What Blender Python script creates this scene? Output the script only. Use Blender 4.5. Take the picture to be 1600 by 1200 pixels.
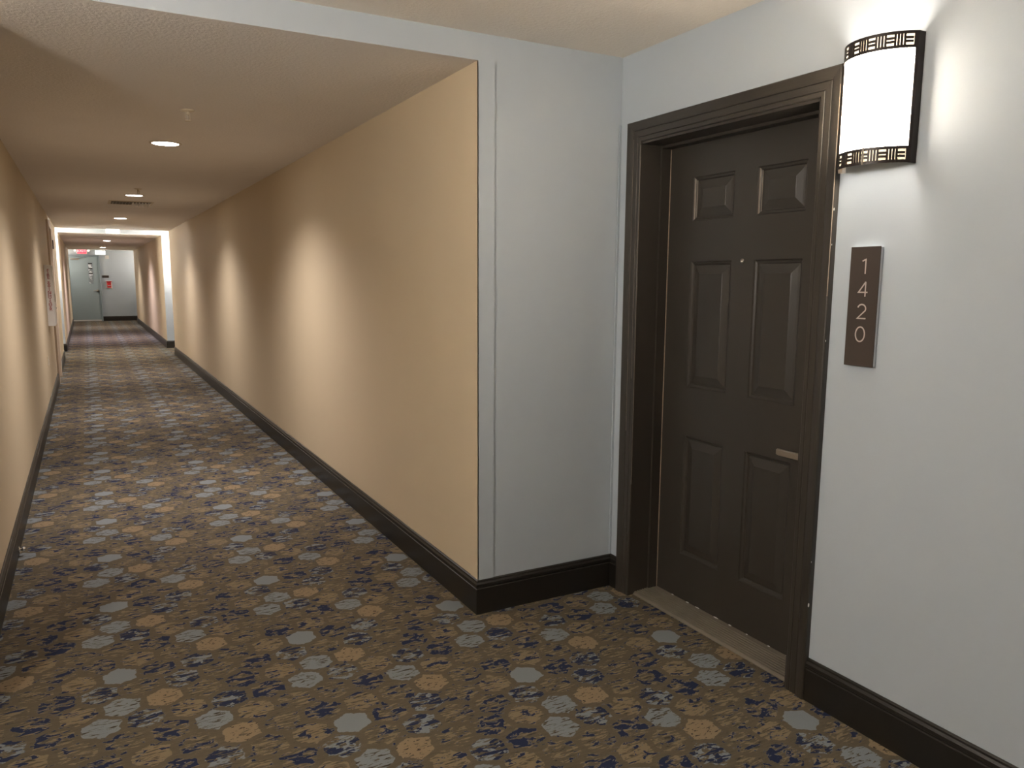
import bpy, bmesh, math, random
from mathutils import Vector, Matrix

for o in list(bpy.data.objects):
    bpy.data.objects.remove(o, do_unlink=True)
random.seed(7)
SC = bpy.context.scene
COL = SC.collection

# ------------------------------------------------------------------ camera
F_PX, YAW, PITCH, ROLL = 1205.985, 0.4977, -0.1442, 0.0052
PP_X, PP_Y, EYE = -6.136, 11.865, 1.5
cam = bpy.data.cameras.new('camera')
cam.sensor_fit = 'HORIZONTAL'
cam.sensor_width = 36.0
cam.lens = F_PX / 1600 * 36.0
cam.shift_x = -PP_X / 1600
cam.shift_y = PP_Y / 1600
cam.clip_start = 0.05
fw = Vector((math.sin(YAW) * math.cos(PITCH), math.cos(YAW) * math.cos(PITCH), math.sin(PITCH)))
rt = Vector((math.cos(YAW), -math.sin(YAW), 0))
up = rt.cross(fw)
r2 = rt * math.cos(ROLL) + up * math.sin(ROLL)
u2 = up * math.cos(ROLL) - rt * math.sin(ROLL)
M = Matrix((r2, u2, -fw)).transposed().to_4x4()
M.translation = (0, 0, EYE)
cam_o = bpy.data.objects.new('camera', cam)
cam_o.matrix_world = M
COL.objects.link(cam_o)
SC.camera = cam_o

# ------------------------------------------------------------------ world, exposure
w = bpy.data.worlds.new('world')
SC.world = w
w.use_nodes = True
w.node_tree.nodes['Background'].inputs[0].default_value = (0.02, 0.02, 0.02, 1)
w.node_tree.nodes['Background'].inputs[1].default_value = 0.5
SC.view_settings.view_transform = 'Standard'
SC.view_settings.look = 'None'
SC.view_settings.exposure = 2.48
SC.view_settings.gamma = 1.0
SC.view_settings.use_curve_mapping = False
SC.cycles.use_denoising = True
SC.cycles.max_bounces = 14
SC.cycles.diffuse_bounces = 10
SC.cycles.sample_clamp_indirect = 6.0

# lamp strengths (each lamp's light is made in its own builder)
SCONCE_W = 3.4          # each bulb, seen through the open top and bottom
SHADE_L = 5.6          # the frosted shade's own glow
SCONCE_COL = (1.0, 0.905, 0.81)
DOWN_W = 39.0
DOWN_COL = (1.0, 0.92, 0.90)
DOWN_COOL = (1.0, 0.88, 1.05)

# ------------------------------------------------------------------ plan (metres; the corridor runs along +Y)
XR, XL = 1.473, -0.427            # corridor walls
XD, XE = 2.205, -1.159            # alcove walls, right and left
Y0 = 2.985                        # where the corridor begins
Y1, Y2 = 16.45, 18.09             # first corridor ends / second begins
Y3, Y4 = 28.90, 30.47             # second corridor ends / end wall
YB, YBB = -0.55, -5.0             # alcove's rear / corridor behind the camera
Z1, Z2 = 2.389, 2.496             # corridor ceiling, alcove ceiling
TOP = 2.70
BH, BT = 0.158, 0.016             # baseboard

# ------------------------------------------------------------------ node helpers
class G:
    def __init__(s, mat):
        s.t = mat.node_tree
    def n(s, typ, **kw):
        nd = s.t.nodes.new(typ)
        for k, v in kw.items():
            setattr(nd, k, v)
        return nd
    def put(s, sock, v):
        if isinstance(v, (int, float)):
            sock.default_value = v
        elif isinstance(v, tuple):
            sock.default_value = v if len(v) == len(sock.default_value) else (*v, 1)[:len(sock.default_value)]
        else:
            s.t.links.new(v, sock)
    def m(s, op, a, b=None, c=None, clamp=False):
        nd = s.n('ShaderNodeMath', operation=op, use_clamp=clamp)
        s.put(nd.inputs[0], a)
        if b is not None: s.put(nd.inputs[1], b)
        if c is not None: s.put(nd.inputs[2], c)
        return nd.outputs[0]
    def mix(s, f, a, b):
        nd = s.n('ShaderNodeMix', data_type='RGBA')
        s.put(nd.inputs[0], f); s.put(nd.inputs[6], a); s.put(nd.inputs[7], b)
        return nd.outputs[2]
    def mixf(s, f, a, b):
        nd = s.n('ShaderNodeMix', data_type='FLOAT')
        s.put(nd.inputs[0], f); s.put(nd.inputs[2], a); s.put(nd.inputs[3], b)
        return nd.outputs[0]
    def xyz(s, x, y, z=0.0):
        nd = s.n('ShaderNodeCombineXYZ')
        s.put(nd.inputs[0], x); s.put(nd.inputs[1], y); s.put(nd.inputs[2], z)
        return nd.outputs[0]
    def noise(s, vec, scale, detail=2.0, rough=0.5, dist=0.0, out=0):
        nd = s.n('ShaderNodeTexNoise')
        s.put(nd.inputs['Vector'], vec)
        nd.inputs['Scale'].default_value = scale
        nd.inputs['Detail'].default_value = detail
        nd.inputs['Roughness'].default_value = rough
        nd.inputs['Distortion'].default_value = dist
        return nd.outputs[out]
    def step(s, v, lo, hi):
        nd = s.n('ShaderNodeMapRange', interpolation_type='SMOOTHSTEP')
        s.put(nd.inputs[0], v); s.put(nd.inputs[1], lo); s.put(nd.inputs[2], hi)
        return nd.outputs[0]

def new_mat(name, col=(.5, .5, .5), rough=.5, metal=0.0, spec=.5):
    m = bpy.data.materials.new(name)
    m.use_nodes = True
    b = m.node_tree.nodes['Principled BSDF']
    b.inputs['Base Color'].default_value = (*col, 1)
    b.inputs['Roughness'].default_value = rough
    b.inputs['Metallic'].default_value = metal
    b.inputs['Specular IOR Level'].default_value = spec
    return m

def paint(name, col, rough=.5, var=.06, bump=.0, bscale=200., spec=.5, vscale=3.0, stretch=(1, 1, 1), metal=0.0):
    m = new_mat(name, col, rough, metal, spec)
    g = G(m); b = m.node_tree.nodes['Principled BSDF']
    tc = g.n('ShaderNodeTexCoord').outputs['Object']
    mp = g.n('ShaderNodeMapping'); g.put(mp.inputs[0], tc); mp.inputs['Scale'].default_value = stretch
    v = g.noise(mp.outputs[0], vscale, 3, .55)
    f = g.m('MULTIPLY_ADD', v, var * 2, 1 - var)
    vm = g.n('ShaderNodeVectorMath', operation='SCALE')
    vm.inputs[0].default_value = col
    g.put(vm.inputs[3], f)
    g.put(b.inputs['Base Color'], vm.outputs[0])
    if bump:
        h = g.noise(mp.outputs[0], bscale, 3, .6)
        bn = g.n('ShaderNodeBump')
        bn.inputs['Strength'].default_value = bump
        bn.inputs['Distance'].default_value = 0.004
        g.put(bn.inputs['Height'], h)
        g.put(b.inputs['Normal'], bn.outputs[0])
    return m

def emis(name, col, strength):
    m = new_mat(name, col, .4)
    b = m.node_tree.nodes['Principled BSDF']
    b.inputs['Emission Color'].default_value = (*col, 1)
    b.inputs['Emission Strength'].default_value = strength
    return m

MAT = {}
MAT['beige'] = paint('beige_wall_paint', (.585, .485, .34), .62, .03, .10, 420., .35, 2.0, (1, 1, .25))
MAT['blue'] = paint('pale_blue_wall_paint', (.46, .512, .56), .55, .03, .10, 330., .35, 2.0)
MAT['ceil'] = paint('knockdown_ceiling_paint', (.79, .745, .70), .8, .03, 1.0, 70., .2, 3.0)
MAT['ceil2'] = paint('alcove_ceiling_paint', (.84, .77, .68), .8, .03, 1.0, 70., .2, 3.0)
MAT['base'] = paint('black_brown_baseboard_paint', (.015, .013, .010), .38, .18, .04, 60., .5, 5.0)
MAT['door'] = paint('dark_brown_door_paint', (.043, .037, .030), .36, .12, .06, 260., .5, 4.0, (1, 1, .15))
MAT['casing'] = paint('dark_brown_casing_paint', (.041, .035, .028), .36, .16, .05, 220., .5, 4.0, (1, 1, .1))
MAT['wear'] = paint('worn_bare_edge', (.42, .33, .24), .6, .35, .2, 90., .4, 60.)
MAT['palestreak'] = paint('pale_streaky_paint', (.22, .185, .15), .6, .6, .2, 90., .4, 160., (1, 1, .12))
MAT['alu'] = paint('dull_aluminium', (.27, .235, .19), .5, .2, .1, 150., .5, 12., (1, 1, 1), .55)
MAT['nickel'] = paint('brushed_nickel', (.62, .58, .52), .3, .05, .05, 300., .5, 8., (1, 1, 1), 1.0)
MAT['bronze'] = paint('dark_bronze_metal', (.030, .022, .019), .42, .1, .03, 200., .5, 6., (1, 1, 1), .3)
MAT['brownsign'] = paint('brown_sign_face', (.050, .036, .028), .5, .06, .03, 300., .4, 8.)
MAT['acrylic'] = paint('clear_frosted_acrylic', (.62, .66, .68), .3, .02)
MAT['digit'] = paint('pale_taupe_lettering', (.50, .44, .39), .5, .02)
MAT['white'] = paint('white_plastic', (.78, .76, .72), .45, .02)
MAT['cream'] = paint('cream_painted_metal', (.66, .58, .45), .5, .03)
MAT['offdoor'] = paint('pale_door_paint', (.62, .52, .42), .5, .04)
MAT['red'] = paint('red_plastic', (.55, .02, .025), .4, .05)
MAT['redtext'] = paint('red_print', (.36, .008, .014), .5, .02)
MAT['greydoor'] = paint('grey_blue_door_paint', (.33, .40, .425), .45, .03, .04, 200., .4, 3.)
MAT['greyframe'] = paint('grey_blue_frame_paint', (.28, .34, .37), .45, .03, .04, 200., .4, 3.)
MAT['black'] = paint('black_plastic', (.02, .018, .016), .5, .05)
MAT['chrome'] = paint('chrome', (.75, .74, .72), .12, .02, 0, 1, .5, 3., (1, 1, 1), 1.0)
MAT['ventdark'] = paint('dark_duct_metal', (.16, .14, .12), .6, .1)
MAT['trimring'] = paint('white_light_trim', (.62, .54, .45), .4, .03)
MAT['lens'] = emis('lit_downlight_lens', (1, .95, .88), 6.0)
MAT['lens_cool'] = emis('lit_cool_downlight_lens', (1, .95, .95), 6.0)
MAT['bulb'] = emis('lit_bulb', (1, .90, .74), 18.0)
MAT['exitred'] = emis('lit_red_sign_face', (1, .05, .09), .24)
MAT['exitwhite'] = emis('lit_white_sign_letters', (1, .5, .5), .3)
MAT['glowbox'] = emis('emissive_white_face', (1, .96, .82), 2.2)  # emission given to the blank white boxes to show them bright
MAT['lamphead'] = emis('lit_small_lamp', (1, .92, .7), .35)

def glass_pane():
    m = new_mat('wired_glass', (.75, .80, .82), .08)
    b = m.node_tree.nodes['Principled BSDF']
    b.inputs['Coat Weight'].default_value = .5
    g = G(m)
    tc = g.n('ShaderNodeTexCoord').outputs['Object']
    v = g.noise(tc, 9, 2)
    g.put(b.inputs['Base Color'], g.mix(g.step(v, .45, .6), (.30, .33, .35), (.86, .89, .92)))
    return m
MAT['pane'] = glass_pane()

def shade_mat(name, glow, k=1.0):
    m = bpy.data.materials.new(name)
    m.use_nodes = True
    nt = m.node_tree; nt.nodes.clear()
    g = G(m)
    out = g.n('ShaderNodeOutputMaterial')
    tr = g.n('ShaderNodeBsdfTranslucent'); tr.inputs[0].default_value = (.95, .84, .66, 1)
    tc = g.n('ShaderNodeTexCoord').outputs['Object']
    v = g.noise(tc, 6, 2)
    g.put(tr.inputs[0], g.mix(v, (.95 * k, .86 * k, .68 * k), (.93 * k, .80 * k, .60 * k)))
    em = g.n('ShaderNodeEmission'); em.inputs[0].default_value = (*SCONCE_COL, 1); em.inputs[1].default_value = glow
    ad = g.n('ShaderNodeAddShader')
    # the frosting glows on the outer face of the glass only
    geo = g.n('ShaderNodeNewGeometry')
    g.put(em.inputs[1], g.m('MULTIPLY', g.m('SUBTRACT', 1.0, geo.outputs['Backfacing']), glow))
    g.put(ad.inputs[0], tr.outputs[0]); g.put(ad.inputs[1], em.outputs[0])
    g.put(out.inputs[0], ad.outputs[0])
    return m
MAT['dim_liner'] = shade_mat('added_dim_liner_glass', 0.0, .3)  # darkened, unlit copy of the shade glass
MAT['shade'] = shade_mat('frosted_lamp_glass', SHADE_L, .6)
MAT['shade_bright'] = shade_mat('frosted_lamp_glass_bright', SHADE_L * 6.2, .6)
MAT['shade_lobby'] = shade_mat('frosted_lamp_glass_lobby', SHADE_L * 7, .6)
MAT['shade_dim'] = shade_mat('frosted_lamp_glass_dim', SHADE_L * 2.0, .6)

def carpet_mat():
    m = new_mat('patterned_carpet', (.1, .08, .05), .95, 0, .12)
    g = G(m); b = m.node_tree.nodes['Principled BSDF']
    tc = g.n('ShaderNodeTexCoord').outputs['Object']
    sp = g.n('ShaderNodeSeparateXYZ'); g.put(sp.inputs[0], tc)
    wn = g.noise(tc, 26, 3, .6, 0, 1)
    ws = g.n('ShaderNodeSeparateColor'); g.put(ws.inputs[0], wn)
    x = g.m('ADD', sp.outputs[0], g.m('MULTIPLY', g.m('SUBTRACT', ws.outputs[0], .5), .034))
    y = g.m('ADD', sp.outputs[1], g.m('MULTIPLY', g.m('SUBTRACT', ws.outputs[1], .5), .034))
    A = .137; SX, SY = A, A * math.sqrt(3)
    def cell(ox, oy):
        ix = g.m('ROUND', g.m('DIVIDE', g.m('SUBTRACT', x, ox), SX))
        iy = g.m('ROUND', g.m('DIVIDE', g.m('SUBTRACT', y, oy), SY))
        vx = g.m('SUBTRACT', g.m('SUBTRACT', x, ox), g.m('MULTIPLY', ix, SX))
        vy = g.m('SUBTRACT', g.m('SUBTRACT', y, oy), g.m('MULTIPLY', iy, SY))
        L = g.m('SQRT', g.m('ADD', g.m('MULTIPLY', vx, vx), g.m('MULTIPLY', vy, vy)))
        return ix, iy, vx, vy, L
    a = cell(.02, .03); c = cell(.02 + SX / 2, .03 + SY / 2)
    pick = g.m('LESS_THAN', c[4], a[4])
    vx = g.mixf(pick, a[2], c[2]); vy = g.mixf(pick, a[3], c[3])
    # the print repeats from one carpet tile to the next
    ix = g.m('FLOORED_MODULO', g.mixf(pick, a[0], c[0]), 5.0)
    iy = g.m('FLOORED_MODULO', g.mixf(pick, a[1], c[1]), 3.0)
    # kind of each of the 30 cells of the repeat: s streaky, g grey, l slashed grey, t tan, k tan streaks, h torn grey, n navy
    rows = ['ltsnk', 'shsnh', 'gnhsk', 'kstsn', 'snlks', 'hkhnl']
    code = {'s': .05, 'k': .2, 'n': .35, 't': .5, 'h': .65, 'l': .8, 'g': .95}
    idx = g.m('ADD', g.m('ADD', ix, g.m('MULTIPLY', iy, 10.0)), g.m('MULTIPLY', pick, 5.0))
    ramp = g.n('ShaderNodeValToRGB'); cr_ = ramp.color_ramp; cr_.interpolation = 'CONSTANT'
    seq = [code[ch] for rw in rows for ch in rw]
    while len(cr_.elements) < 30: cr_.elements.new(.5)
    for i, v_ in enumerate(seq):
        cr_.elements[i].position = i / 30
    for i, v_ in enumerate(seq):
        cr_.elements[i].color = (v_, v_, v_, 1)
    g.put(ramp.inputs[0], g.m('DIVIDE', g.m('ADD', idx, .5), 30.0))
    kind = ramp.outputs[0]
    def isk(ch): return g.m('COMPARE', kind, code[ch], .06)
    ax = g.m('ABSOLUTE', vx); ay = g.m('ABSOLUTE', vy)
    hd = g.m('MAXIMUM', ax, g.m('ADD', g.m('MULTIPLY', ax, .5), g.m('MULTIPLY', ay, .866)))
    inside = g.step(hd, A / 2 - .0105, A / 2 - .0135)
    # streaky brush marks, long in X
    rot = g.n('ShaderNodeMapping'); g.put(rot.inputs[0], tc)
    rot.inputs['Rotation'].default_value = (0, 0, .18)
    rot.inputs['Scale'].default_value = (1.0, 4.6, 1)
    s1 = g.noise(rot.outputs[0], 21, 4, .62, .4)
    rot2 = g.n('ShaderNodeMapping'); g.put(rot2.inputs[0], tc)
    rot2.inputs['Rotation'].default_value = (0, 0, -.25)
    rot2.inputs['Location'].default_value = (3.1, 1.7, 0)
    rot2.inputs['Scale'].default_value = (1.0, 2.2, 1)
    s2 = g.noise(rot2.outputs[0], 15, 3, .6, .6)
    s3 = g.noise(rot2.outputs[0], 48, 3, .6, .2)
    rot3 = g.n('ShaderNodeMapping'); g.put(rot3.inputs[0], tc)
    rot3.inputs['Rotation'].default_value = (0, 0, .5)
    rot3.inputs['Location'].default_value = (-2.3, 4.4, 0)
    rot3.inputs['Scale'].default_value = (1.0, 1.9, 1)
    s4 = g.noise(rot3.outputs[0], 19, 3, .6, .5)
    base = (.116, .097, .066); tan = (.265, .195, .120); tan2 = (.225, .170, .104)
    grey = (.215, .235, .245); navy = (.021, .028, .064); dark = (.052, .042, .033); lilac = (.160, .152, .148)
    cg, cl_, ct, ch_, cn, ck = (g.m('MULTIPLY', isk(c_), inside) for c_ in 'glthnk')
    # streaky field
    st = g.m('ADD', s1, g.m('MULTIPLY', ck, .075))
    tanstk = g.m('MULTIPLY', g.step(st, .515, .55), g.mixf(inside, .12, 1.0))
    col = g.mix(tanstk, base, tan2)
    col = g.mix(g.m('MULTIPLY', g.step(s1, .385, .36), g.mixf(inside, .25, .85)), col, dark)
    # navy splashes with pale lilac edges
    nvm = g.m('ADD', g.m('MULTIPLY', cn, 1.0), g.m('MULTIPLY', g.m('ADD', ck, isk('s')), .0))
    nz = g.m('SUBTRACT', g.m('ADD', s4, g.m('MULTIPLY', nvm, .085)), g.m('MULTIPLY', g.m('SUBTRACT', 1.0, inside), .06))
    col = g.mix(g.m('MULTIPLY', g.m('SUBTRACT', 1.0, g.m('ADD', g.m('ADD', cg, cl_), ct)), g.step(nz, .565, .585)), col, lilac)
    col = g.mix(g.m('MULTIPLY', g.m('SUBTRACT', 1.0, g.m('ADD', g.m('ADD', cg, cl_), ct)), g.step(nz, .58, .60)), col, navy)
    # tan hexagons with dark flecks
    tm = g.m('MULTIPLY', ct, g.step(s2, .33, .36))
    col = g.mix(tm, col, tan)
    col = g.mix(g.m('MULTIPLY', tm, g.step(s3, .59, .62)), col, dark)
    # torn hexagons: grey scraps and navy
    col = g.mix(g.m('MULTIPLY', ch_, g.step(s4, .475, .49)), col, grey)
    col = g.mix(g.m('MULTIPLY', ch_, g.step(s2, .50, .52)), col, navy)
    col = g.mix(g.m('MULTIPLY', ch_, g.step(s1, .56, .575)), col, base)
    # grey hexagons, whole and slashed
    gm = g.m('ADD', cg, cl_)
    col = g.mix(gm, col, grey)
    col = g.mix(g.m('MULTIPLY', cl_, g.step(s1, .555, .57)), col, base)
    col = g.mix(g.m('MULTIPLY', cl_, g.step(s1, .60, .615)), col, dark)
    # pile speckle
    pile = g.noise(tc, 520, 2, .7)
    vm = g.n('ShaderNodeVectorMath', operation='SCALE')
    g.put(vm.inputs[0], col); g.put(vm.inputs[3], g.m('MULTIPLY_ADD', pile, .5, .65))
    g.put(b.inputs['Base Color'], vm.outputs[0])
    bn = g.n('ShaderNodeBump'); bn.inputs['Strength'].default_value = .35; bn.inputs['Distance'].default_value = .003
    g.put(bn.inputs['Height'], pile); g.put(b.inputs['Normal'], bn.outputs[0])
    return m
MAT['carpet'] = carpet_mat()

# ------------------------------------------------------------------ mesh helpers
def mk(name, bm, mats, parent=None, smooth=False, loc=None):
    me = bpy.data.meshes.new(name)
    bmesh.ops.recalc_face_normals(bm, faces=bm.faces)
    bm.to_mesh(me); bm.free()
    if not isinstance(mats, (list, tuple)): mats = [mats]
    for k in mats: me.materials.append(MAT[k])
    if smooth:
        for p in me.polygons: p.use_smooth = True
    o = bpy.data.objects.new(name, me)
    COL.objects.link(o)
    if parent is not None: o.parent = parent
    if loc is not None: o.location = loc
    return o

def box(bm, x0, x1, y0, y1, z0, z1, mi=None):
    """mi: {'-x','+x','-y','+y','-z','+z'} -> material index"""
    v = [bm.verts.new(p) for p in ((x0, y0, z0), (x1, y0, z0), (x1, y1, z0), (x0, y1, z0),
                                   (x0, y0, z1), (x1, y0, z1), (x1, y1, z1), (x0, y1, z1))]
    for key, ids in {'-z': (3, 2, 1, 0), '+z': (4, 5, 6, 7), '-y': (0, 1, 5, 4), '+x': (1, 2, 6, 5),
                     '+y': (2, 3, 7, 6), '-x': (3, 0, 4, 7)}.items():
        f = bm.faces.new([v[i] for i in ids])
        if mi: f.material_index = mi.get(key, 0)
    return v

def bevelled(name, dims, mats, parent=None, bev=.003, seg=2, loc=None):
    bm = bmesh.new(); box(bm, *dims)
    bmesh.ops.bevel(bm, geom=bm.edges[:], offset=bev, segments=seg, affect='EDGES', profile=.6)
    return mk(name, bm, mats, parent, loc=loc)

def extrude_profile(bm, prof, a, b, axis, close=True, mi=0):
    """prof: list of (u,v); axis 'y': (x=u,z=v) swept y from a to b; 'x': (y=u,z=v); 'z': (x=u,y=v)"""
    def P(u, v, t):
        return {'y': (u, t, v), 'x': (t, u, v), 'z': (u, v, t)}[axis]
    A = [bm.verts.new(P(u, v, a)) for u, v in prof]
    B = [bm.verts.new(P(u, v, b)) for u, v in prof]
    n = len(prof)
    for i in range(n if close else n - 1):
        j = (i + 1) % n
        bm.faces.new((A[i], A[j], B[j], B[i])).material_index = mi
    if close:
        bm.faces.new(A); bm.faces.new(B[::-1])

def lathe(bm, prof, segs=32, c=(0, 0, 0), axis='z', cap=True):
    rings = []
    for r, h in prof:
        ring = []
        for k in range(segs):
            t = 2 * math.pi * k / segs
            a, b_ = r * math.cos(t), r * math.sin(t)
            p = {'z': (a, b_, h), 'x': (h, a, b_), 'y': (a, h, b_)}[axis]
            ring.append(bm.verts.new((c[0] + p[0], c[1] + p[1], c[2] + p[2])))
        rings.append(ring)
    for i in range(len(rings) - 1):
        for k in range(segs):
            j = (k + 1) % segs
            bm.faces.new((rings[i][k], rings[i][j], rings[i + 1][j], rings[i + 1][k]))
    if cap:
        bm.faces.new(rings[0]); bm.faces.new(rings[-1][::-1])

def empty(name, loc, rz=0.0):
    o = bpy.data.objects.new(name, None)
    o.empty_display_size = .05
    COL.objects.link(o); o.location = loc; o.rotation_euler = (0, 0, rz)
    return o

def tag(o, label, cat, group=None, kind=None):
    o['label'] = label; o['category'] = cat
    if group: o['group'] = group
    if kind: o['kind'] = kind
    return o

def copy_tree(o, parent=None):
    c = o.copy(); COL.objects.link(c); c.parent = parent
    for ch in list(o.children):
        copy_tree(ch, c)
    return c

def text_mesh(s, size):
    cu = bpy.data.curves.new('txt', 'FONT')
    cu.body = s; cu.size = size; cu.align_x = 'CENTER'; cu.align_y = 'CENTER'; cu.extrude = .0008
    ob = bpy.data.objects.new('txt', cu); COL.objects.link(ob)
    bpy.context.view_layer.update()
    dg = bpy.context.evaluated_depsgraph_get()
    me = bpy.data.meshes.new_from_object(ob.evaluated_get(dg))
    bpy.data.objects.remove(ob, do_unlink=True)
    return me

S = 'structure'
# ------------------------------------------------------------------ floor and ceilings
bm = bmesh.new(); box(bm, XE - .3, XD + .6, YBB - .2, Y4 + .3, -.1, 0)
tag(mk('floor', bm, 'carpet'), 'brown, blue and grey hexagon patterned carpet along the whole hallway', 'floor', kind=S)

def drop_ceiling(y0, y1, label):
    bm = bmesh.new()
    box(bm, XL, XR, y0, y1, Z1, TOP, {'-z': 0, '-y': 1, '+y': 1})
    return tag(mk('ceiling', bm, ['ceil', 'blue']), label, 'ceiling', kind=S)
def high_ceiling(y0, y1, label):
    bm = bmesh.new(); box(bm, XE, XD, y0, y1, Z2, TOP)
    return tag(mk('ceiling', bm, 'ceil2'), label, 'ceiling', kind=S)
drop_ceiling(Y0, Y1, 'lower beige corridor ceiling with a pale blue header edge facing the alcove')
high_ceiling(YB, Y0, 'higher cream ceiling over the alcove by the dark door')
high_ceiling(Y1, Y2, 'cream ceiling over the bright lobby halfway along the corridor')
drop_ceiling(Y2, Y3, 'beige ceiling of the farther corridor stretch with a lit header edge')
high_ceiling(Y3, Y4, 'pale ceiling just before the grey end wall')
drop_ceiling(YBB, YB, 'corridor ceiling behind the alcove')

# ------------------------------------------------------------------ walls
def solid_wall(name, x0, x1, y0, y1, mi, label):
    bm = bmesh.new(); box(bm, x0, x1, y0, y1, 0, TOP, mi)
    return tag(mk(name, bm, ['beige', 'blue']), label, 'wall', kind=S)
RM = {'-x': 0, '+x': 0, '-y': 1, '+y': 1}
solid_wall('wall_right', XR, XD + .3, Y0, Y1, RM, 'long beige corridor wall on the right with a pale blue end beside the dark door')
solid_wall('wall_right', XR, XD + .3, Y2, Y3, RM, 'beige right wall of the farther corridor stretch with a pale blue end')
solid_wall('wall_right', XR, XD + .3, YBB, YB, RM, 'right corridor wall behind the alcove')
solid_wall('wall_right', XD, XD + .3, Y1, Y2, {'-x': 1}, 'pale blue right wall of the lobby halfway along')
solid_wall('wall_right', XD, XD + .3, Y3, Y4, {'-x': 1}, 'pale blue right wall just before the end wall')
# alcove wall with the door opening
OP0, OP1, OPZ = 1.845, 2.855, 2.125
bm = bmesh.new()
box(bm, XD, XD + .3, YB, OP0, 0, TOP); box(bm, XD, XD + .3, OP1, Y0, 0, TOP); box(bm, XD, XD + .3, OP0, OP1, OPZ, TOP)
tag(mk('wall_right', bm, 'blue'), 'pale blue alcove wall holding the dark door, lamp and number sign', 'wall', kind=S)
# left corridor wall with its door opening
DL0, DL1, DLZ = 12.66, 13.62, 2.22
bm = bmesh.new()
box(bm, XE - .3, XL, Y0, DL0, 0, TOP, RM); box(bm, XE - .3, XL, DL1, Y1, 0, TOP, RM); box(bm, XE - .3, XL, DL0, DL1, DLZ, TOP, RM)
tag(mk('wall_left', bm, ['beige', 'blue']), 'long beige corridor wall on the left with the fire extinguisher box', 'wall', kind=S)
solid_wall('wall_left', XE - .3, XL, Y2, Y3, RM, 'beige left wall of the farther corridor stretch')
solid_wall('wall_left', XE - .3, XL, YBB, YB, RM, 'left corridor wall behind the alcove')
solid_wall('wall_left', XE - .3, XE, YB, Y0, {'+x': 1}, 'pale blue left wall of the near alcove')
solid_wall('wall_left', XE - .3, XE, Y1, Y2, {'+x': 1}, 'pale blue left wall of the lobby halfway along')
solid_wall('wall_left', XE - .3, XE, Y3, Y4, {'+x': 1}, 'pale blue left wall just before the end wall')
bm = bmesh.new(); box(bm, XE - .3, XD + .3, Y4, Y4 + .2, 0, TOP)
tag(mk('wall_end', bm, 'blue'), 'pale grey blue wall closing the far end of the corridor', 'wall', kind=S)
bm = bmesh.new(); box(bm, XL - .3, XR + .3, YBB - .2, YBB, 0, TOP)
tag(mk('wall_back', bm, 'beige'), 'beige wall closing the corridor behind', 'wall', kind=S)

# ------------------------------------------------------------------ baseboards
BP = [(0, 0), (BT, 0), (BT, .118), (.0125, .121), (.0125, .126), (BT, .129), (.0155, .140), (.010, .148), (.009, .154), (.004, BH), (0, BH)]
def base_path(name, pts, label):
    """pts: floor polyline; the board sits on the left-hand side of the travel direction, mitred at corners"""
    bm = bmesh.new()
    P = [Vector((p[0], p[1])) for p in pts]
    rings = []
    for i, p in enumerate(P):
        ds = []
        if i > 0: ds.append((P[i] - P[i - 1]).normalized())
        if i < len(P) - 1: ds.append((P[i + 1] - P[i]).normalized())
        ns = [Vector((-d.y, d.x)) for d in ds]
        n = ns[0] if len(ns) == 1 else (ns[0] + ns[1]) / (1 + ns[0].dot(ns[1]))
        rings.append([bm.verts.new((p.x + n.x * u, p.y + n.y * u, v)) for u, v in BP])
    n_ = len(BP)
    for a, b_ in zip(rings, rings[1:]):
        for i in range(n_):
            j = (i + 1) % n_
            bm.faces.new((a[i], a[j], b_[j], b_[i]))
    bm.faces.new(rings[0]); bm.faces.new(rings[-1][::-1])
    return tag(mk(name, bm, 'base'), label, 'baseboard', kind=S)
CAS_OUT0, CAS_OUT1 = 1.779, 2.912
base_path('baseboard_right', [(XD, CAS_OUT1), (XD, Y0), (XR, Y0), (XR, Y1), (XD, Y1), (XD, Y2), (XR, Y2), (XR, Y3), (XD, Y3), (XD, Y4)],
          'black baseboard wrapping the blue corner and running down the right corridor wall')
base_path('baseboard_right', [(XR, YBB), (XR, YB), (XD, YB), (XD, CAS_OUT0)], 'black baseboard under the number sign, right of the dark door')
base_path('baseboard_left', [(XL, DL0 - .09), (XL, Y0), (XE, Y0), (XE, YB), (XL, YB), (XL, YBB)], 'dark baseboard along the left beige corridor wall')
base_path('baseboard_left', [(XE, Y4), (XE, Y3), (XL, Y3), (XL, Y2), (XE, Y2), (XE, Y1), (XL, Y1), (XL, DL1 + .09)],
          'dark baseboard on the left beyond the corridor door')
base_path('baseboard_end', [(XD - BT, Y4), (.478, Y4)], 'black baseboard on the end wall beside the grey door')

# ------------------------------------------------------------------ corner guard, corner bead
bm = bmesh.new(); box(bm, XR - .0025, XR + .075, Y0 - .006, Y0, BH, Z1 - .004)
tag(mk('trim_1', bm, 'blue'), 'pale blue half of the corner guard beside the beige wall edge', 'corner guard', kind=S)
bm = bmesh.new(); box(bm, XR - .0025, XR, Y0 - .006, Y0 + .072, BH, Z1 - .004)
tag(mk('trim_2', bm, 'beige'), 'beige half of the corner guard on the corridor wall edge', 'corner guard', kind=S)
bm = bmesh.new(); box(bm, XD - .012, XD - .0005, Y0 - .006, Y0, BH + .002, 2.20)
tag(mk('trim_3', bm, 'blue'), 'thin pale blue strip in the inner corner beside the dark door casing', 'corner trim', kind=S)

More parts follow.
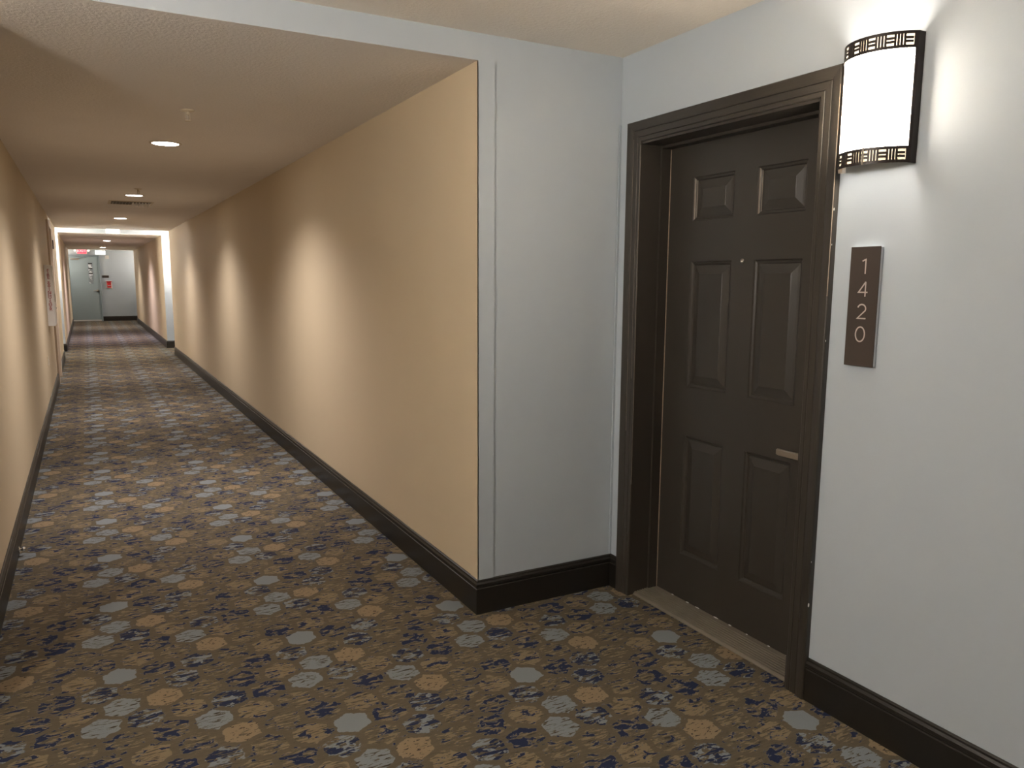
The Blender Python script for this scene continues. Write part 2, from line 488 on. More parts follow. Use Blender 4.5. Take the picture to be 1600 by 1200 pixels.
# ------------------------------------------------------------------ the dark entry door
D = tag(empty('door_1', (XD, 2.353, 0)), 'dark brown six-panel entry door with a wide casing and metal threshold', 'door', kind=S)
def dloc(o):
    o.location = (-XD, -2.353, 0); return o       # children are modelled in world coordinates
DX = 2.362                                   # door face
LY0, LY1, LZ0, LZ1 = 1.886, 2.820, .022, 2.090
ycut = [(2.047, 2.288), (2.413, 2.660)]
zcut = [(.238, .800), (1.025, 1.583), (1.758, 1.945)]
def leaf_mesh():
    bm = bmesh.new()
    ys = [LY0, ycut[0][0], ycut[0][1], ycut[1][0], ycut[1][1], LY1]
    zs = [LZ0] + [z for c in zcut for z in c] + [LZ1]
    for i in range(5):
        for j in range(7):
            y0, y1, z0, z1 = ys[i], ys[i + 1], zs[j], zs[j + 1]
            if i in (1, 3) and j in (1, 3, 5):
                # ovolo step into the sunk field
                prev = [(y0, z0), (y1, z0), (y1, z1), (y0, z1)]; px = DX
                for ins, dep in ((.004, .005), (.012, .008), (.016, .013)):
                    cur = [(y0 + ins, z0 + ins), (y1 - ins, z0 + ins), (y1 - ins, z1 - ins), (y0 + ins, z1 - ins)]
                    for k in range(4):
                        l = (k + 1) % 4
                        bm.faces.new([bm.verts.new(p) for p in ((px, *prev[k]), (px, *prev[l]), (DX + dep, *cur[l]), (DX + dep, *cur[k]))])
                    prev, px = cur, DX + dep
                bm.faces.new([bm.verts.new((px, *p)) for p in prev])
            else:
                bm.faces.new([bm.verts.new(p) for p in ((DX, y0, z0), (DX, y1, z0), (DX, y1, z1), (DX, y0, z1))])
    # edges and rear
    e = [(LY0, LZ0), (LY1, LZ0), (LY1, LZ1), (LY0, LZ1)]
    for k in range(4):
        l = (k + 1) % 4
        bm.faces.new([bm.verts.new(p) for p in ((DX, *e[k]), (DX, *e[l]), (DX + .044, *e[l]), (DX + .044, *e[k]))])
    bm.faces.new([bm.verts.new((DX + .044, *p)) for p in e])
    bmesh.ops.remove_doubles(bm, verts=bm.verts, dist=1e-5)
    return bm
leaf = dloc(mk('leaf', leaf_mesh(), 'door', D))
for (z0, z1) in zcut:
    for (y0, y1) in ycut:
        bm = bmesh.new()
        a = .017; prev = [(y0 + a, z0 + a), (y1 - a, z0 + a), (y1 - a, z1 - a), (y0 + a, z1 - a)]; px = DX + .0128
        for ins, dep in ((.026, .0110), (.052, .004), (.054, .003)):
            cur = [(y0 + ins, z0 + ins), (y1 - ins, z0 + ins), (y1 - ins, z1 - ins), (y0 + ins, z1 - ins)]
            for k in range(4):
                l = (k + 1) % 4
                bm.faces.new([bm.verts.new(p) for p in ((px, *prev[k]), (px, *prev[l]), (DX + dep, *cur[l]), (DX + dep, *cur[k]))])
            prev, px = cur, DX + dep
        bm.faces.new([bm.verts.new((px, *p)) for p in prev])
        bmesh.ops.remove_doubles(bm, verts=bm.verts, dist=1e-5)
        p = mk('panel', bm, 'door', leaf)
# pale streaky strip along one bevel of the upper two panels
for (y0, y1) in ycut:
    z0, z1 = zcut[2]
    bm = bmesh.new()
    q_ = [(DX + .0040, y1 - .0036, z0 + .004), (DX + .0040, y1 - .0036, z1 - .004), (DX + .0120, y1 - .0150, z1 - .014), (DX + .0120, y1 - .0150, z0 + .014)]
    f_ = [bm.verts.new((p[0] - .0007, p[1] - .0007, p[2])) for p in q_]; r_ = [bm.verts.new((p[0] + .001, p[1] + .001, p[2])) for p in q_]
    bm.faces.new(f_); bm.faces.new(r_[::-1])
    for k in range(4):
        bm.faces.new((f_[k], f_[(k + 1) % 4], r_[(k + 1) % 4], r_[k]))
    o = mk('pale_edge', bm, 'palestreak', leaf); o['label'] = 'pale streaky strip on the panel edge'
bm = bmesh.new()
lathe(bm, [(.0095, DX - .0005), (.0095, DX - .003), (.007, DX - .005), (.0045, DX - .0045), (.0045, DX - .001)], 20, (0, 2.350, 1.580), 'x')
o = mk('peephole', bm, 'nickel', leaf, True); o['label'] = 'small metal peephole'
# lever handle
bm = bmesh.new(); lathe(bm, [(.031, DX - .001), (.031, DX - .007), (.026, DX - .011)], 28, (0, 1.945, .845), 'x')
o = mk('handle_rose', bm, 'nickel', leaf); o['label'] = 'brushed nickel rose plate'
bm = bmesh.new(); lathe(bm, [(.010, DX - .009), (.010, DX - .052)], 16, (0, 1.945, .845), 'x')
mk('handle_neck', bm, 'nickel', leaf, True)
bm = bmesh.new()
x0, x1 = DX - .060, DX - .046
box(bm, x0, x1, 1.930, 2.072, .8345, .8605)
bmesh.ops.bevel(bm, geom=bm.edges[:], offset=.004, segments=3, affect='EDGES')
o = mk('lever', bm, 'nickel', leaf); o['label'] = 'brushed nickel flat lever handle'
# jambs, stops, seal
JY0, JY1, JZ = 1.876, 2.826, 2.096
def part(name, dims, mat, parent=D):
    bm = bmesh.new(); box(bm, *dims)
    o = mk(name, bm, mat, parent)
    return dloc(o) if parent is D else o
part('jamb', (XD - .004, DX + .05, JY1, OP1 - .001, 0, OPZ - .001), 'casing')
part('jamb', (XD - .004, DX + .05, OP0 + .001, JY0, 0, OPZ - .001), 'casing')
part('jamb', (XD - .004, DX + .05, JY0, JY1, JZ, OPZ - .001), 'casing')
part('stop_moulding', (DX - .052, DX - .004, JY1 - .012, JY1, .02, JZ), 'casing')
part('stop_moulding', (DX - .052, DX - .004, JY0, JY0 + .010, .02, JZ), 'casing')
part('stop_moulding', (DX - .052, DX - .004, JY0 + .010, JY1 - .012, JZ - .012, JZ), 'casing')
o = part('seal_strip', (DX - .003, DX + .001, JY1 - .0135, JY1 - .0085, .022, JZ - .014), 'wear'); o['label'] = 'thin pale weather strip down the hinge edge'
# casing: moulded legs and head, mitred at the top corners
CP = [(0, 0), (0, .010), (.003, .013), (.016, .0135), (.019, .0105), (.022, .0135), (.044, .0145), (.047, .0120), (.050, .0155),
      (.062, .019), (.074, .0215), (.082, .0225), (.0855, .0215), (.0875, .018), (.0875, 0)]
CI0, CI1, CZ = 1.866, 2.824, 2.1065
def casing(kind):
    bm = bmesh.new(); A, B = [], []
    for u, t in CP:
        x = XD - t
        if kind == 'hinge':
            A.append((x, CI1 + u, 0)); B.append((x, CI1 + u, CZ + u))
        elif kind == 'latch':
            A.append((x, CI0 - u, 0)); B.append((x, CI0 - u, CZ + u))
        else:
            A.append((x, CI0 - u, CZ + u)); B.append((x, CI1 + u, CZ + u))
    a = [bm.verts.new(p) for p in A]; b_ = [bm.verts.new(p) for p in B]
    for i in range(len(a)):
        j = (i + 1) % len(a); bm.faces.new((a[i], a[j], b_[j], b_[i]))
    bm.faces.new(a); bm.faces.new(b_[::-1])
    return dloc(mk('casing', bm, 'casing', D))
cl = casing('hinge'); cr = casing('latch'); casing('head')
# rubbed edges on the casing
for u, t, z1_, z0_ in ((.0, .0095, 2.09, .55), (.019, .0112, 2.10, 1.05), (.0475, .0125, 2.12, .80)):
    bm = bmesh.new(); box(bm, XD - t - .0009, XD - t + .001, CI1 + u - .0005, CI1 + u + .0008, z0_, z1_)
    mk('pale_edge', bm, 'palestreak', cl)
bm = bmesh.new(); box(bm, XD - .0232, XD - .0212, CI0 - .0855, CI0 - .0842, 1.45, 2.13)
mk('pale_edge', bm, 'wear', cr)
# small paint chips along the latch casing
for z, s_ in ((1.735, .004), (1.62, .003), (1.30, .0035), (.36, .006), (.52, .003)):
    bm = bmesh.new(); bmesh.ops.create_icosphere(bm, subdivisions=1, radius=s_, matrix=Matrix.Translation((XD - .018, CI0 - .0865, z)) @ Matrix.Diagonal((.5, .5, 1.6, 1)))
    mk('paint_chip', bm, 'white', cr)
# threshold with fluted tread
TP = [(2.226, 0), (2.226, .003)]
x = 2.234
TP.append((x, .010))
for k in range(8):
    zt = .0105 + .0075 * (k / 7)
    TP += [(x + .001, zt + .003), (x + .0085, zt + .003), (x + .0095, zt - .003), (x + .0135, zt - .003)]
    x += .0145
TP += [(DX + .004, .0205), (DX + .004, 0)]
bm = bmesh.new(); extrude_profile(bm, TP, JY0 + .001, JY1 - .0005, 'y')
o = dloc(mk('threshold', bm, 'alu', D)); o['label'] = 'fluted aluminium threshold ramp'
bm = bmesh.new()
for k in range(9):
    yy = 1.93 + .098 * k + random.uniform(-.03, .03)
    bmesh.ops.create_icosphere(bm, subdivisions=1, radius=.0035 + random.random() * .002, matrix=Matrix.Translation((DX - .004, yy, .0235)) @ Matrix.Diagonal((.7, 1.6 + random.random() * 2, .6, 1)))
o = dloc(mk('crumbs', bm, 'white', D)); o['kind'] = 'stuff'; o['label'] = 'tiny pale crumbs along the threshold'

# ------------------------------------------------------------------ number sign 1420
SG = tag(empty('number_sign', (XD, 1.650, 1.228)), 'tall brown number plaque reading 1420 on the pale blue wall', 'sign')
def sg(o): o.location = (-XD, -1.650, -1.228); return o
sg(bevelled('backing_plate', (XD - .013, XD - .0005, 1.598, 1.702, 1.229, 1.608), 'acrylic', SG, .001, 1))
sg(bevelled('face_plate', (XD - .0165, XD - .013, 1.5965, 1.7035, 1.2275, 1.6095), 'brownsign', SG, .0008, 1))
def stroke(bm, pts, wd, closed=False):
    """thin flat stroke in the wall plane: pts are (u right on the sign, v up)"""
    n = len(pts); L, R_ = [], []
    for i in range(n):
        p = Vector(pts[i])
        a = Vector(pts[(i - 1) % n]) if (i > 0 or closed) else None
        b_ = Vector(pts[(i + 1) % n]) if (i < n - 1 or closed) else None
        ds = [d.normalized() for d in ([p - a] if a is not None else []) + ([b_ - p] if b_ is not None else [])]
        ns = [Vector((-d.y, d.x)) for d in ds]
        nn = ns[0] if len(ns) == 1 else (ns[0] + ns[1]) / max(.35, 1 + ns[0].dot(ns[1]))
        L.append(p + nn * wd / 2); R_.append(p - nn * wd / 2)
    rng = range(n if closed else n - 1)
    XF = XD - .0172
    for i in rng:
        j = (i + 1) % n
        f = [bm.verts.new((XF, -q.x, q.y)) for q in (L[i], L[j], R_[j], R_[i])]
        bm.faces.new(f)
    return bm
def digit(ch, cz):
    bm = bmesh.new(); h = .0235; wd = .0046
    cy = 1.6495
    def T(l): return [(u - cy, v + cz) for u, v in l]
    if ch == '1':
        stroke(bm, T([(-.009, h - .0065), (.0035, h - .0015), (.0035, -h)]), wd)
    elif ch == '4':
        stroke(bm, T([(.017, -h * .42), (-.016, -h * .42), (.0085, h)]), wd)
        stroke(bm, T([(.0085, h), (.0085, -h)]), wd)
    elif ch == '2':
        l = [(-.0145 * math.cos(t) + .000, h - .0135 + .0135 * math.sin(t)) for t in [math.radians(a) for a in range(15, 216, 12)]]
        l += [(-.0145, -h + .0022), (.0165, -h + .0022)]
        stroke(bm, T(l), wd)
    else:
        stroke(bm, T([(.0165 * math.cos(t), h * math.sin(t)) for t in [2 * math.pi * k / 36 for k in range(36)]]), wd, True)
    for f in bm.faces:
        f.normal_update()
        if f.normal.x > 0: f.normal_flip()
    me = bpy.data.meshes.new('digit'); bm.to_mesh(me); bm.free(); me.materials.append(MAT['digit'])
    o = bpy.data.objects.new('digit', me); COL.objects.link(o); o.parent = SG
    o['label'] = 'pale numeral ' + ch
    return sg(o)
for ch, cz in zip('1420', (1.547, 1.475, 1.403, 1.331)):
    digit(ch, cz)

# ------------------------------------------------------------------ wall sconce (local frame: wall at x=0, lamp towards -x, along y)
RET = .026                          # flat metal return at each side
SW, SD, SH = .1225, .104, .372      # half width, depth, height
def arc(t, d=0.0):                   # t 0..1 along the bow, d outward offset
    dep = SD - RET
    r = (SW * SW + dep * dep) / (2 * dep)
    h = math.asin(SW / r)
    a = h * (2 * t - 1)
    return (-(r + d) * math.cos(a) + (r - dep) - RET, (r + d) * math.sin(a))
NARC = 400
_pts = [arc(i / NARC) for i in range(NARC + 1)]
_len = [0]
for a_, b_ in zip(_pts, _pts[1:]): _len.append(_len[-1] + math.dist(a_, b_))
ARC_L = _len[-1]
def at_len(s):
    import bisect
    i = min(max(bisect.bisect_left(_len, s), 1), NARC)
    f = (s - _len[i - 1]) / (_len[i] - _len[i - 1])
    return (i - 1 + f) / NARC
def bar(bm, s0, s1, z0, z1, th=.0022, off=.0015):
    n = max(1, int((s1 - s0) / .008))
    vs = []
    for k in range(n + 1):
        t = at_len(s0 + (s1 - s0) * k / n)
        xi, yi = arc(t, off); xo, yo = arc(t, off + th)
        vs.append([bm.verts.new(p) for p in ((xo, yo, z0), (xo, yo, z1), (xi, yi, z1), (xi, yi, z0))])
    for a, b_ in zip(vs, vs[1:]):
        for i in range(4):
            j = (i + 1) % 4; bm.faces.new((a[i], a[j], b_[j], b_[i]))
    bm.faces.new(vs[0]); bm.faces.new(vs[-1][::-1])
def band(z0, z1):
    bm = bmesh.new()
    rail = .0085; side = .014
    bar(bm, 0, ARC_L, z0, z0 + rail); bar(bm, 0, ARC_L, z1 - rail, z1)
    bar(bm, 0, side, z0 + rail, z1 - rail); bar(bm, ARC_L - side, ARC_L, z0 + rail, z1 - rail)
    n = 11; cw = (ARC_L - 2 * side) / n
    zi0, zi1 = z0 + rail, z1 - rail
    H = zi1 - zi0
    for k in range(n):
        s0 = side + k * cw
        if k > 0: bar(bm, s0 - .003, s0 + .003, zi0, zi1)
        if k % 2 == 0:
            for q in (1, 2):
                zc = zi0 + H * q / 3
                bar(bm, s0 + .002, s0 + cw - .002, zc - .0034, zc + .0034)
        else:
            for q in (1, 2):
                sc = s0 + cw * q / 3
                bar(bm, sc - .0031, sc + .0031, zi0, zi1)
    return bm
def make_sconce():
    R0 = empty('wall_sconce', (0, 0, 0))
    mk('back_plate', (lambda b: (box(b, -.012, -.0003, -SW + .012, SW - .012, .02, SH - .02), b)[1])(bmesh.new()), 'white', R0)
    def glass(name, z0, z1, mat):
        bm = bmesh.new()
        V = [[bm.verts.new((*arc(k / 40, -.0005), z)) for z in (z0, z1)] for k in range(41)]
        for a, b_ in zip(V, V[1:]): bm.faces.new((a[0], a[1], b_[1], b_[0]))
        me = bpy.data.meshes.new(name); bm.to_mesh(me); bm.free(); me.materials.append(MAT[mat])
        me.update()
        if me.polygons[20].normal.x > 0: me.flip_normals()
        for p in me.polygons: p.use_smooth = True
        o = bpy.data.objects.new(name, me); COL.objects.link(o); o.parent = R0
        return o
    sh = glass('shade', .044, SH - .044, 'shade'); sh['label'] = 'frosted cream glass half-cylinder shade'
    glass('added_dim_liner', .004, .044, 'dim_liner'); glass('added_dim_liner', SH - .044, SH - .004, 'dim_liner')  # dim unlit glass added behind the bands to keep slots from blowing out
    b1 = mk('upper_band', band(SH - .048, SH), 'bronze', R0); b1['label'] = 'dark metal band cut with alternating bar slots'
    b2 = mk('lower_band', band(0, .048), 'bronze', R0); b2['label'] = 'dark metal band cut with alternating bar slots'
    for e in (0, 1):
        bm = bmesh.new()
        s0 = 0 if e == 0 else ARC_L - .009
        bar(bm, s0, s0 + .009, .048, SH - .048, .0025, .0015)
        yy_ = (-1 if e == 0 else 1) * SW
        box(bm, -RET - .003, -.0003, yy_ - .003, yy_ + .003, 0, SH)
        mk('side_strip', bm, 'bronze', R0)
    bm = bmesh.new()
    yo = -SW * 0 - .004
    t = .43
    xi, yi = arc(t, .0040)
    box(bm, xi - .001, xi + .002, yi - .003, yi + .003, -.001, .050)
    mk('clip', bm, 'nickel', R0)
    xi, yi = arc(.78, -.004)
    bm = bmesh.new(); box(bm, xi - .004, xi + .012, yi - .008, yi + .008, -.012, .010)
    mk('clip', bm, 'nickel', R0)
    for sy in (-1, 1):
        bm = bmesh.new(); lathe(bm, [(.018, .10), (.018, .145)], 16, (-.052, sy * .042, 0)); 
        mk('socket', bm, 'white', R0)
        bm = bmesh.new(); bmesh.ops.create_uvsphere(bm, u_segments=16, v_segments=10, radius=.026, matrix=Matrix.Translation((-.052, sy * .042, .19)) @ Matrix.Diagonal((1, 1, 1.5, 1)))
        mk('bulb', bm, 'bulb', R0, True)
        L = bpy.data.lights.new('bulb_light', 'POINT')
        L.energy = SCONCE_W; L.color = SCONCE_COL; L.shadow_soft_size = .041
        lo = bpy.data.objects.new('bulb_light', L); COL.objects.link(lo); lo.parent = R0; lo.location = (-.052, sy * .042, .19)
    return R0
sconce = make_sconce()
SZ, SY_ = 1.851, 1.6385
sconce.location = (XD, SY_, SZ)
GR = 'sconces on the alcove and lobby walls'
tag(sconce, 'glowing half-round wall sconce above the number sign, right of the dark door', 'wall lamp', GR)
for x_, y_, rz, lab in ((XE, SY_, math.pi, 'glowing wall sconce on the left wall of the near alcove'),
                        (XD, 17.62, 0, 'glowing wall sconce on the right of the halfway lobby'),
                        (XE, 17.62, math.pi, 'glowing wall sconce on the left of the halfway lobby'),
                        (XD, 29.75, 0, 'glowing wall sconce on the right just before the end wall'),
                        (XE, 29.75, math.pi, 'glowing wall sconce on the left just before the end wall')):
    c = copy_tree(sconce); c.location = (x_, y_, SZ); c.rotation_euler = (0, 0, rz)
    tag(c, lab, 'wall lamp', GR)
    if y_ > 10 or x_ < 0:
        for ch in c.children:
            if ch.type == 'LIGHT':
                ch.data = ch.data.copy(); ch.data.energy = SCONCE_W * (.55 if y_ > 20 else 2.6 if y_ > 10 else 1.5)
            elif ch.name.startswith('shade'):
                ch.material_slots[0].link = 'OBJECT'; ch.material_slots[0].material = MAT['shade_dim' if y_ > 20 else 'shade_lobby' if y_ > 10 else 'shade_bright']

# ------------------------------------------------------------------ recessed ceiling downlights
def downlight(y, label, cool=False):
    R0 = empty('recessed_downlight', (.53, y, Z1))
    bm = bmesh.new()
    lathe(bm, [(.082, .012), (.082, -.002), (.085, -.005), (.099, -.005), (.102, -.001), (.102, .0)], 40, cap=False)
    mk('trim_ring', bm, 'trimring', R0, True)
    bm = bmesh.new(); lathe(bm, [(.0825, .001), (.0825, -.0035), (.06, -.0055), (.001, -.006)], 40)
    mk('lens', bm, 'lens_cool' if cool else 'lens', R0)
    L = bpy.data.lights.new('downlight_beam', 'SPOT')
    L.energy = DOWN_W * (1.6 if cool else 1.0); L.color = DOWN_COOL if cool else DOWN_COL
    L.spot_size = math.radians(138); L.spot_blend = 1.0; L.shadow_soft_size = .06
    lo = bpy.data.objects.new('downlight_beam', L); COL.objects.link(lo); lo.parent = R0; lo.location = (0, 0, -.02)
    return tag(R0, label, 'ceiling light', 'recessed lights down the corridor ceiling')
downlight(5.79, 'nearest and largest round recessed ceiling light in the corridor')
downlight(9.54, 'second round ceiling light, just before the air vent')
downlight(13.31, 'third round ceiling light, just beyond the air vent')
downlight(21.6, 'cool white recessed light just beyond the bright header', True)
downlight(26.4, 'farthest recessed light before the grey end door')
downlight(-2.2, 'recessed light in the corridor behind the alcove')

# ------------------------------------------------------------------ sprinklers
def make_sprinkler():
    R0 = empty('fire_sprinkler', (0, 0, 0))
    bm = bmesh.new(); lathe(bm, [(.036, 0), (.036, -.003), (.024, -.008), (.014, -.009)], 28); mk('escutcheon', bm, 'cream', R0, True)
    bm = bmesh.new(); lathe(bm, [(.010, -.008), (.010, -.022), (.007, -.026)], 16); mk('body', bm, 'cream', R0)
    bm = bmesh.new()
    for s_ in (-1, 1):
        box(bm, s_ * .010 - .002, s_ * .010 + .002, -.002, .002, -.052, -.018)
    box(bm, -.012, .012, -.002, .002, -.055, -.051)
    mk('frame_arm', bm, 'cream', R0)
    bm = bmesh.new(); lathe(bm, [(.0025, -.026), (.0025, -.051)], 8); mk('bulb', bm, 'cream', R0)
    bm = bmesh.new(); lathe(bm, [(.016, -.055), (.016, -.057)], 20); mk('deflector', bm, 'cream', R0)
    return R0
sp = make_sprinkler(); sp.location = (.54, 4.606, Z1)
SGp = 'ceiling sprinklers'
tag(sp, 'nearest pendent sprinkler head in front of the first ceiling light', 'sprinkler', SGp)
for y_, lab in ((8.842, 'sprinkler head hanging just before the second ceiling light'), (25.4, 'farthest sprinkler head near the grey end door')):
    c = copy_tree(sp); c.location = (.53, y_, Z1); tag(c, lab, 'sprinkler', SGp)

# ------------------------------------------------------------------ ceiling air vent
V0 = tag(empty('ceiling_vent', (.54, 10.53, Z1)), 'square louvred air vent in the corridor ceiling', 'air vent')
bm = bmesh.new(); box(bm, -.21, .21, -.21, .21, -.003, -.0005); mk('duct', bm, 'ventdark', V0)
bm = bmesh.new()
for (a, b_, c_, d_) in ((-.24, .24, -.24, -.212), (-.24, .24, .212, .24), (-.24, -.212, -.212, .212), (.212, .24, -.212, .212)):
    box(bm, a, b_, c_, d_, -.006, 0)
mk('frame', bm, 'cream', V0)
for k in range(12):
    xx = -.187 + k * .034
    sgn = -1 if k < 6 else 1
    bm = bmesh.new()
    extrude_profile(bm, [(xx, -.003), (xx + .0015, -.003), (xx + sgn * .013 + .0015, -.030), (xx + sgn * .013, -.030)], -.208, .208, 'y')
    mk('louvre', bm, 'white', V0)
bm = bmesh.new(); box(bm, -.215, .215, -.216, -.212, -.010, -.004); mk('front_lip', bm, 'ventdark', V0)

# ------------------------------------------------------------------ fire extinguisher box on the left wall
FX = tag(empty('fire_extinguisher_cabinet', (XL, 11.06, .91)), 'white cabinet on the left wall lettered FIRE EXTINGUISHER in red', 'cabinet')
def fx(o): o.location = (-XL, -11.06, -.91); return o
fx(bevelled('body', (XL, XL + .078, 10.90, 11.22, .912, 1.645), 'white', FX, .004, 2))
fx(bevelled('door', (XL + .079, XL + .086, 10.915, 11.205, .93, 1.628), 'white', FX, .002, 1))
fx(bevelled('pull', (XL + .086, XL + .100, 10.94, 10.955, 1.20, 1.30), 'nickel', FX, .002, 1))
for i, ch in enumerate('FIRE EXTINGUISHER'):
    if ch == ' ': continue
    me = text_mesh(ch, .047); me.materials.clear(); me.materials.append(MAT['redtext'])
    o = bpy.data.objects.new('letter', me); COL.objects.link(o); o.parent = FX
    o.rotation_euler = (math.pi / 2, 0, 0)
    o.scale = (1.15, 1, 1)
    o.location = (.040, 10.8985 - 11.06, 1.580 - i * .0292 - .91)
    o['label'] = 'red letter ' + ch
# outlet cover low on the left wall
OU = tag(empty('outlet_cover', (XL, 10.1, .50)), 'small pale outlet plate low on the left wall', 'outlet')
bevelled('plate', (0, .006, -.036, .036, 0, .115), 'cream', OU, .002, 2)
for zz in (.030, .072):
    bevelled('socket', (.0055, .008, -.017, .017, zz - .012, zz + .014), 'white', OU, .001, 1)

# ------------------------------------------------------------------ door in the left wall
D2 = tag(empty('door_2', (XL, 13.14, 0)), 'pale flush door set in the left wall beyond the extinguisher cabinet', 'door', kind=S)
def d2(o): o.location = (-XL, -13.14, 0); return o
d2(bevelled('leaf', (XL - .085, XL - .045, DL0 + .035, DL1 - .035, .01, DLZ - .035), 'offdoor', D2, .002, 1))
for dims in ((XL - .1, XL + .002, DL0 + .001, DL0 + .034, 0, DLZ - .001), (XL - .1, XL + .002, DL1 - .034, DL1 - .001, 0, DLZ - .001),
             (XL - .1, XL + .002, DL0 + .034, DL1 - .034, DLZ - .034, DLZ - .001)):
    bm = bmesh.new(); box(bm, *dims); d2(mk('jamb', bm, 'offdoor', D2))
for dims in ((XL, XL + .026, DL0 - .08, DL0 + .012, 0, DLZ + .07), (XL, XL + .026, DL1 - .012, DL1 + .08, 0, DLZ + .07),
             (XL, XL + .026, DL0 + .012, DL1 - .012, DLZ - .012, DLZ + .07)):
    d2(bevelled('casing', dims, 'offdoor', D2, .004, 2))
d2(bevelled('lever', (XL - .045, XL + .028, 13.44, 13.46, 1.035, 1.055), 'bronze', D2, .003, 1))
d2(bevelled('lever_grip', (XL + .014, XL + .028, 13.33, 13.46, 1.035, 1.055), 'bronze', D2, .003, 1))
WS = tag(empty('door_sign', (XL, 13.98, 1.93)), 'small dark sign on the left wall beside the pale door', 'sign')
bevelled('face', (0, .034, -.006, .006, 0, .135), 'brownsign', WS, .001, 1)
bevelled('mount', (0, .004, -.02, .02, -.005, .14), 'brownsign', WS, .001, 1)
# door stop at the foot of the left wall
DS = tag(empty('door_stop', (XL + BT, 4.80, .035)), 'small round chrome stud low on the left baseboard', 'door stop')
bm = bmesh.new(); lathe(bm, [(.016, 0), (.016, .004), (.008, .007), (.007, .014)], 18, axis='x'); mk('stud_base', bm, 'chrome', DS, True)
bm = bmesh.new(); bmesh.ops.create_uvsphere(bm, u_segments=16, v_segments=10, radius=.012, matrix=Matrix.Translation((.022, 0, 0))); mk('stud_ball', bm, 'chrome', DS, True)

# ------------------------------------------------------------------ white boxes on the headers, emission added so their faces show bright
HB = tag(empty('emissive_white_box', (.56, Y2, Z1)), 'white box with an emissive face on the header halfway along the corridor', 'sign')
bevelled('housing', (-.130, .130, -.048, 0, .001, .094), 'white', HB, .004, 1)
bevelled('emissive_face', (-.118, .118, -.051, -.047, .008, .087), 'glowbox', HB, .002, 1)
E2 = tag(empty('emissive_white_box', (.49, 28.86, Z1)), 'farther white box with an emissive face hanging before the grey end wall', 'sign')
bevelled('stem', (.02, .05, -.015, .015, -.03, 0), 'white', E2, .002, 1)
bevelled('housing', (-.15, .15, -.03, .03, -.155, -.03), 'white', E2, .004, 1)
bevelled('emissive_face', (-.14, .14, -.033, -.029, -.148, -.037), 'glowbox', E2, .002, 1)

# ------------------------------------------------------------------ end wall: grey door and its fittings
D3 = tag(empty('door_3', (-.02, Y4, 0)), 'grey blue metal door with a narrow window in the end wall', 'door', kind=S)
def d3(o): o.location = (.02, -Y4, 0); return o
d3(bevelled('leaf', (-.458, .424, Y4 - .035, Y4 - .001, .022, 2.200), 'greydoor', D3, .003, 1))
for dims in ((-.515, -.462, Y4 - .055, Y4, 0, 2.262), (.428, .478, Y4 - .055, Y4, 0, 2.262), (-.462, .428, Y4 - .055, Y4, 2.206, 2.262)):
    d3(bevelled('frame', dims, 'greyframe', D3, .003, 1))
lf = [o for o in D3.children if o.name.startswith('leaf')][0]
wf = mk('window_frame', (lambda b: ([box(b, *d) for d in ((.105, .265, Y4 - .043, Y4 - .034, 1.27, 1.29), (.105, .265, Y4 - .043, Y4 - .034, 1.985, 2.005),
        (.105, .125, Y4 - .043, Y4 - .034, 1.29, 1.985), (.245, .265, Y4 - .043, Y4 - .034, 1.29, 1.985))], b)[1])(bmesh.new()), 'greyframe', lf)
mk('pane', (lambda b: (box(b, .125, .245, Y4 - .038, Y4 - .0345, 1.29, 1.985), b)[1])(bmesh.new()), 'pane', lf)
for zz in (1.985 - .02, 1.80, 1.63):
    mk('glazing_bar', (lambda b: (box(b, .125, .245, Y4 - .041, Y4 - .0375, zz - .022, zz + .022), b)[1])(bmesh.new()), 'black', lf)
for nm, dims, mt in (('closer_body', (-.40, -.14, Y4 - .095, Y4 - .035, 2.085, 2.145), 'nickel'), ('closer_arm', (-.20, .10, Y4 - .10, Y4 - .085, 2.155, 2.175), 'greyframe')):
    b0 = bmesh.new(); box(b0, *dims); bmesh.ops.bevel(b0, geom=b0.edges[:], offset=.004, segments=1, affect='EDGES')
    mk(nm, b0, mt, lf)
bm = bmesh.new(); lathe(bm, [(.045, Y4 - .035), (.045, Y4 - .050), (.016, Y4 - .055), (.016, Y4 - .095)], 20, (.365, 0, 1.04), 'y'); mk('handle_rose', bm, 'nickel', lf, True)
b0 = bmesh.new(); box(b0, .24, .385, Y4 - .105, Y4 - .085, 1.028, 1.052); mk('lever', b0, 'nickel', lf)
d3(mk('sweep', (lambda b: (box(b, -.458, .424, Y4 - .042, Y4 - .035, .006, .045), b)[1])(bmesh.new()), 'white', D3))
XS = tag(empty('exit_sign', (-.04, Y4 - .002, 2.285)), 'red lit EXIT sign with two lamp heads above the grey end door', 'exit sign')
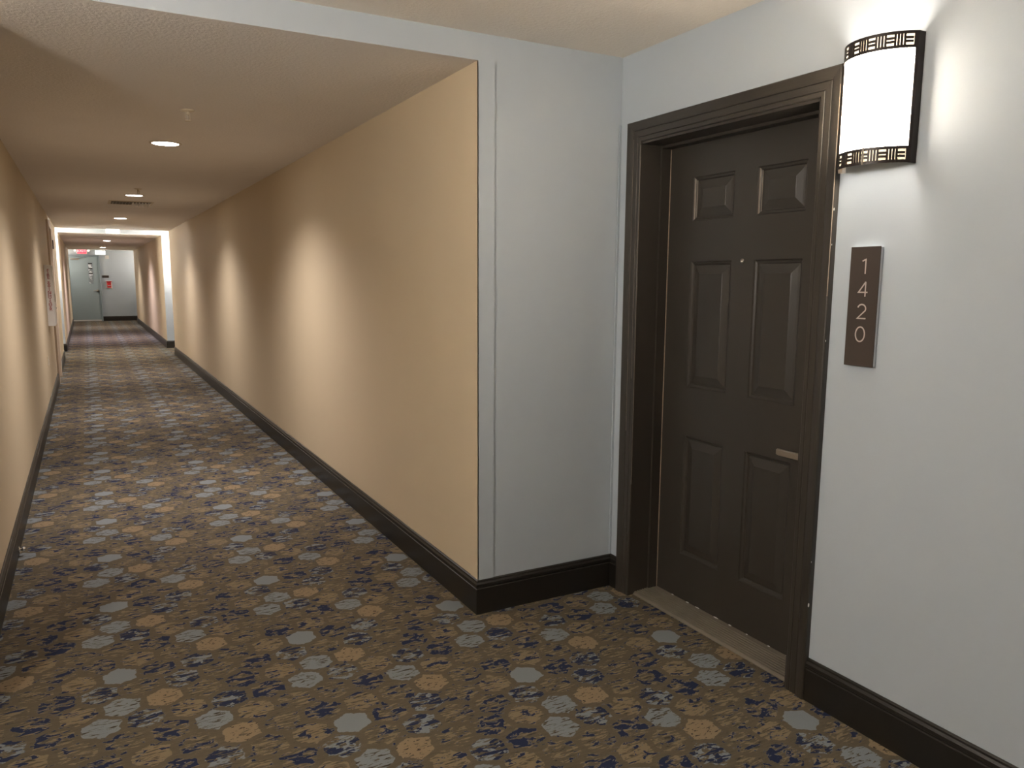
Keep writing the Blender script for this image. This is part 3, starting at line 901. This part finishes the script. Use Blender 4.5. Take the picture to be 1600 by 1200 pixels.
bevelled('housing', (-.155, .155, -.055, 0, 0, .205), 'white', XS, .006, 1)
bevelled('emissive_face', (-.140, .140, -.058, -.054, .015, .190), 'exitred', XS, .002, 1)
me = text_mesh('EXIT', .135); me.materials.clear(); me.materials.append(MAT['exitwhite'])
o = bpy.data.objects.new('lettering', me); COL.objects.link(o); o.parent = XS; o.rotation_euler = (math.pi / 2, 0, 0); o.location = (0, -.0595, .103)
o['label'] = 'EXIT lettering'
for s_ in (-1, 1):
    bm = bmesh.new(); lathe(bm, [(.038, -.01), (.042, -.05), (.040, -.055)], 20, (s_ * .205, 0, .12), 'y'); h_ = mk('lamp_head', bm, 'white', XS)
    bm = bmesh.new(); lathe(bm, [(.034, -.0555), (.030, -.060)], 20, (s_ * .205, 0, .12), 'y'); mk('lamp_lens', bm, 'lamphead', h_)
    bm = bmesh.new(); box(bm, min(s_ * .150, s_ * .175), max(s_ * .150, s_ * .175), -.03, -.012, .11, .13); mk('lamp_arm', bm, 'white', XS)
ST = tag(empty('smoke_strobe', (.715, Y4, 2.13)), 'small white alarm unit on the end wall above the dark sign', 'alarm')
bevelled('base', (-.06, .06, -.03, 0, 0, .12), 'white', ST, .006, 2)
bevelled('lens', (-.03, .03, -.05, -.03, .03, .09), 'white', ST, .005, 2)
SN = tag(empty('stair_sign', (.628, Y4, 1.49)), 'small dark wall sign beside the grey end door', 'sign')
bevelled('face', (-.102, .102, -.012, 0, 0, .075), 'brownsign', SN, .002, 1)
bevelled('rim', (-.104, .104, -.005, 0, -.003, .078), 'black', SN, .001, 1)
PS = tag(empty('fire_alarm_pull', (.725, Y4, 1.115)), 'red and white fire alarm pull station on the end wall', 'alarm pull')
bevelled('cover', (-.09, .09, -.02, 0, 0, .265), 'white', PS, .006, 1)
bevelled('body', (-.062, .062, -.055, -.018, .03, .225), 'red', PS, .006, 1)
bevelled('handle', (-.045, .045, -.068, -.052, .09, .115), 'white', PS, .003, 1)
bevelled('hood', (-.085, .085, -.06, -.018, .235, .262), 'red', PS, .004, 1)
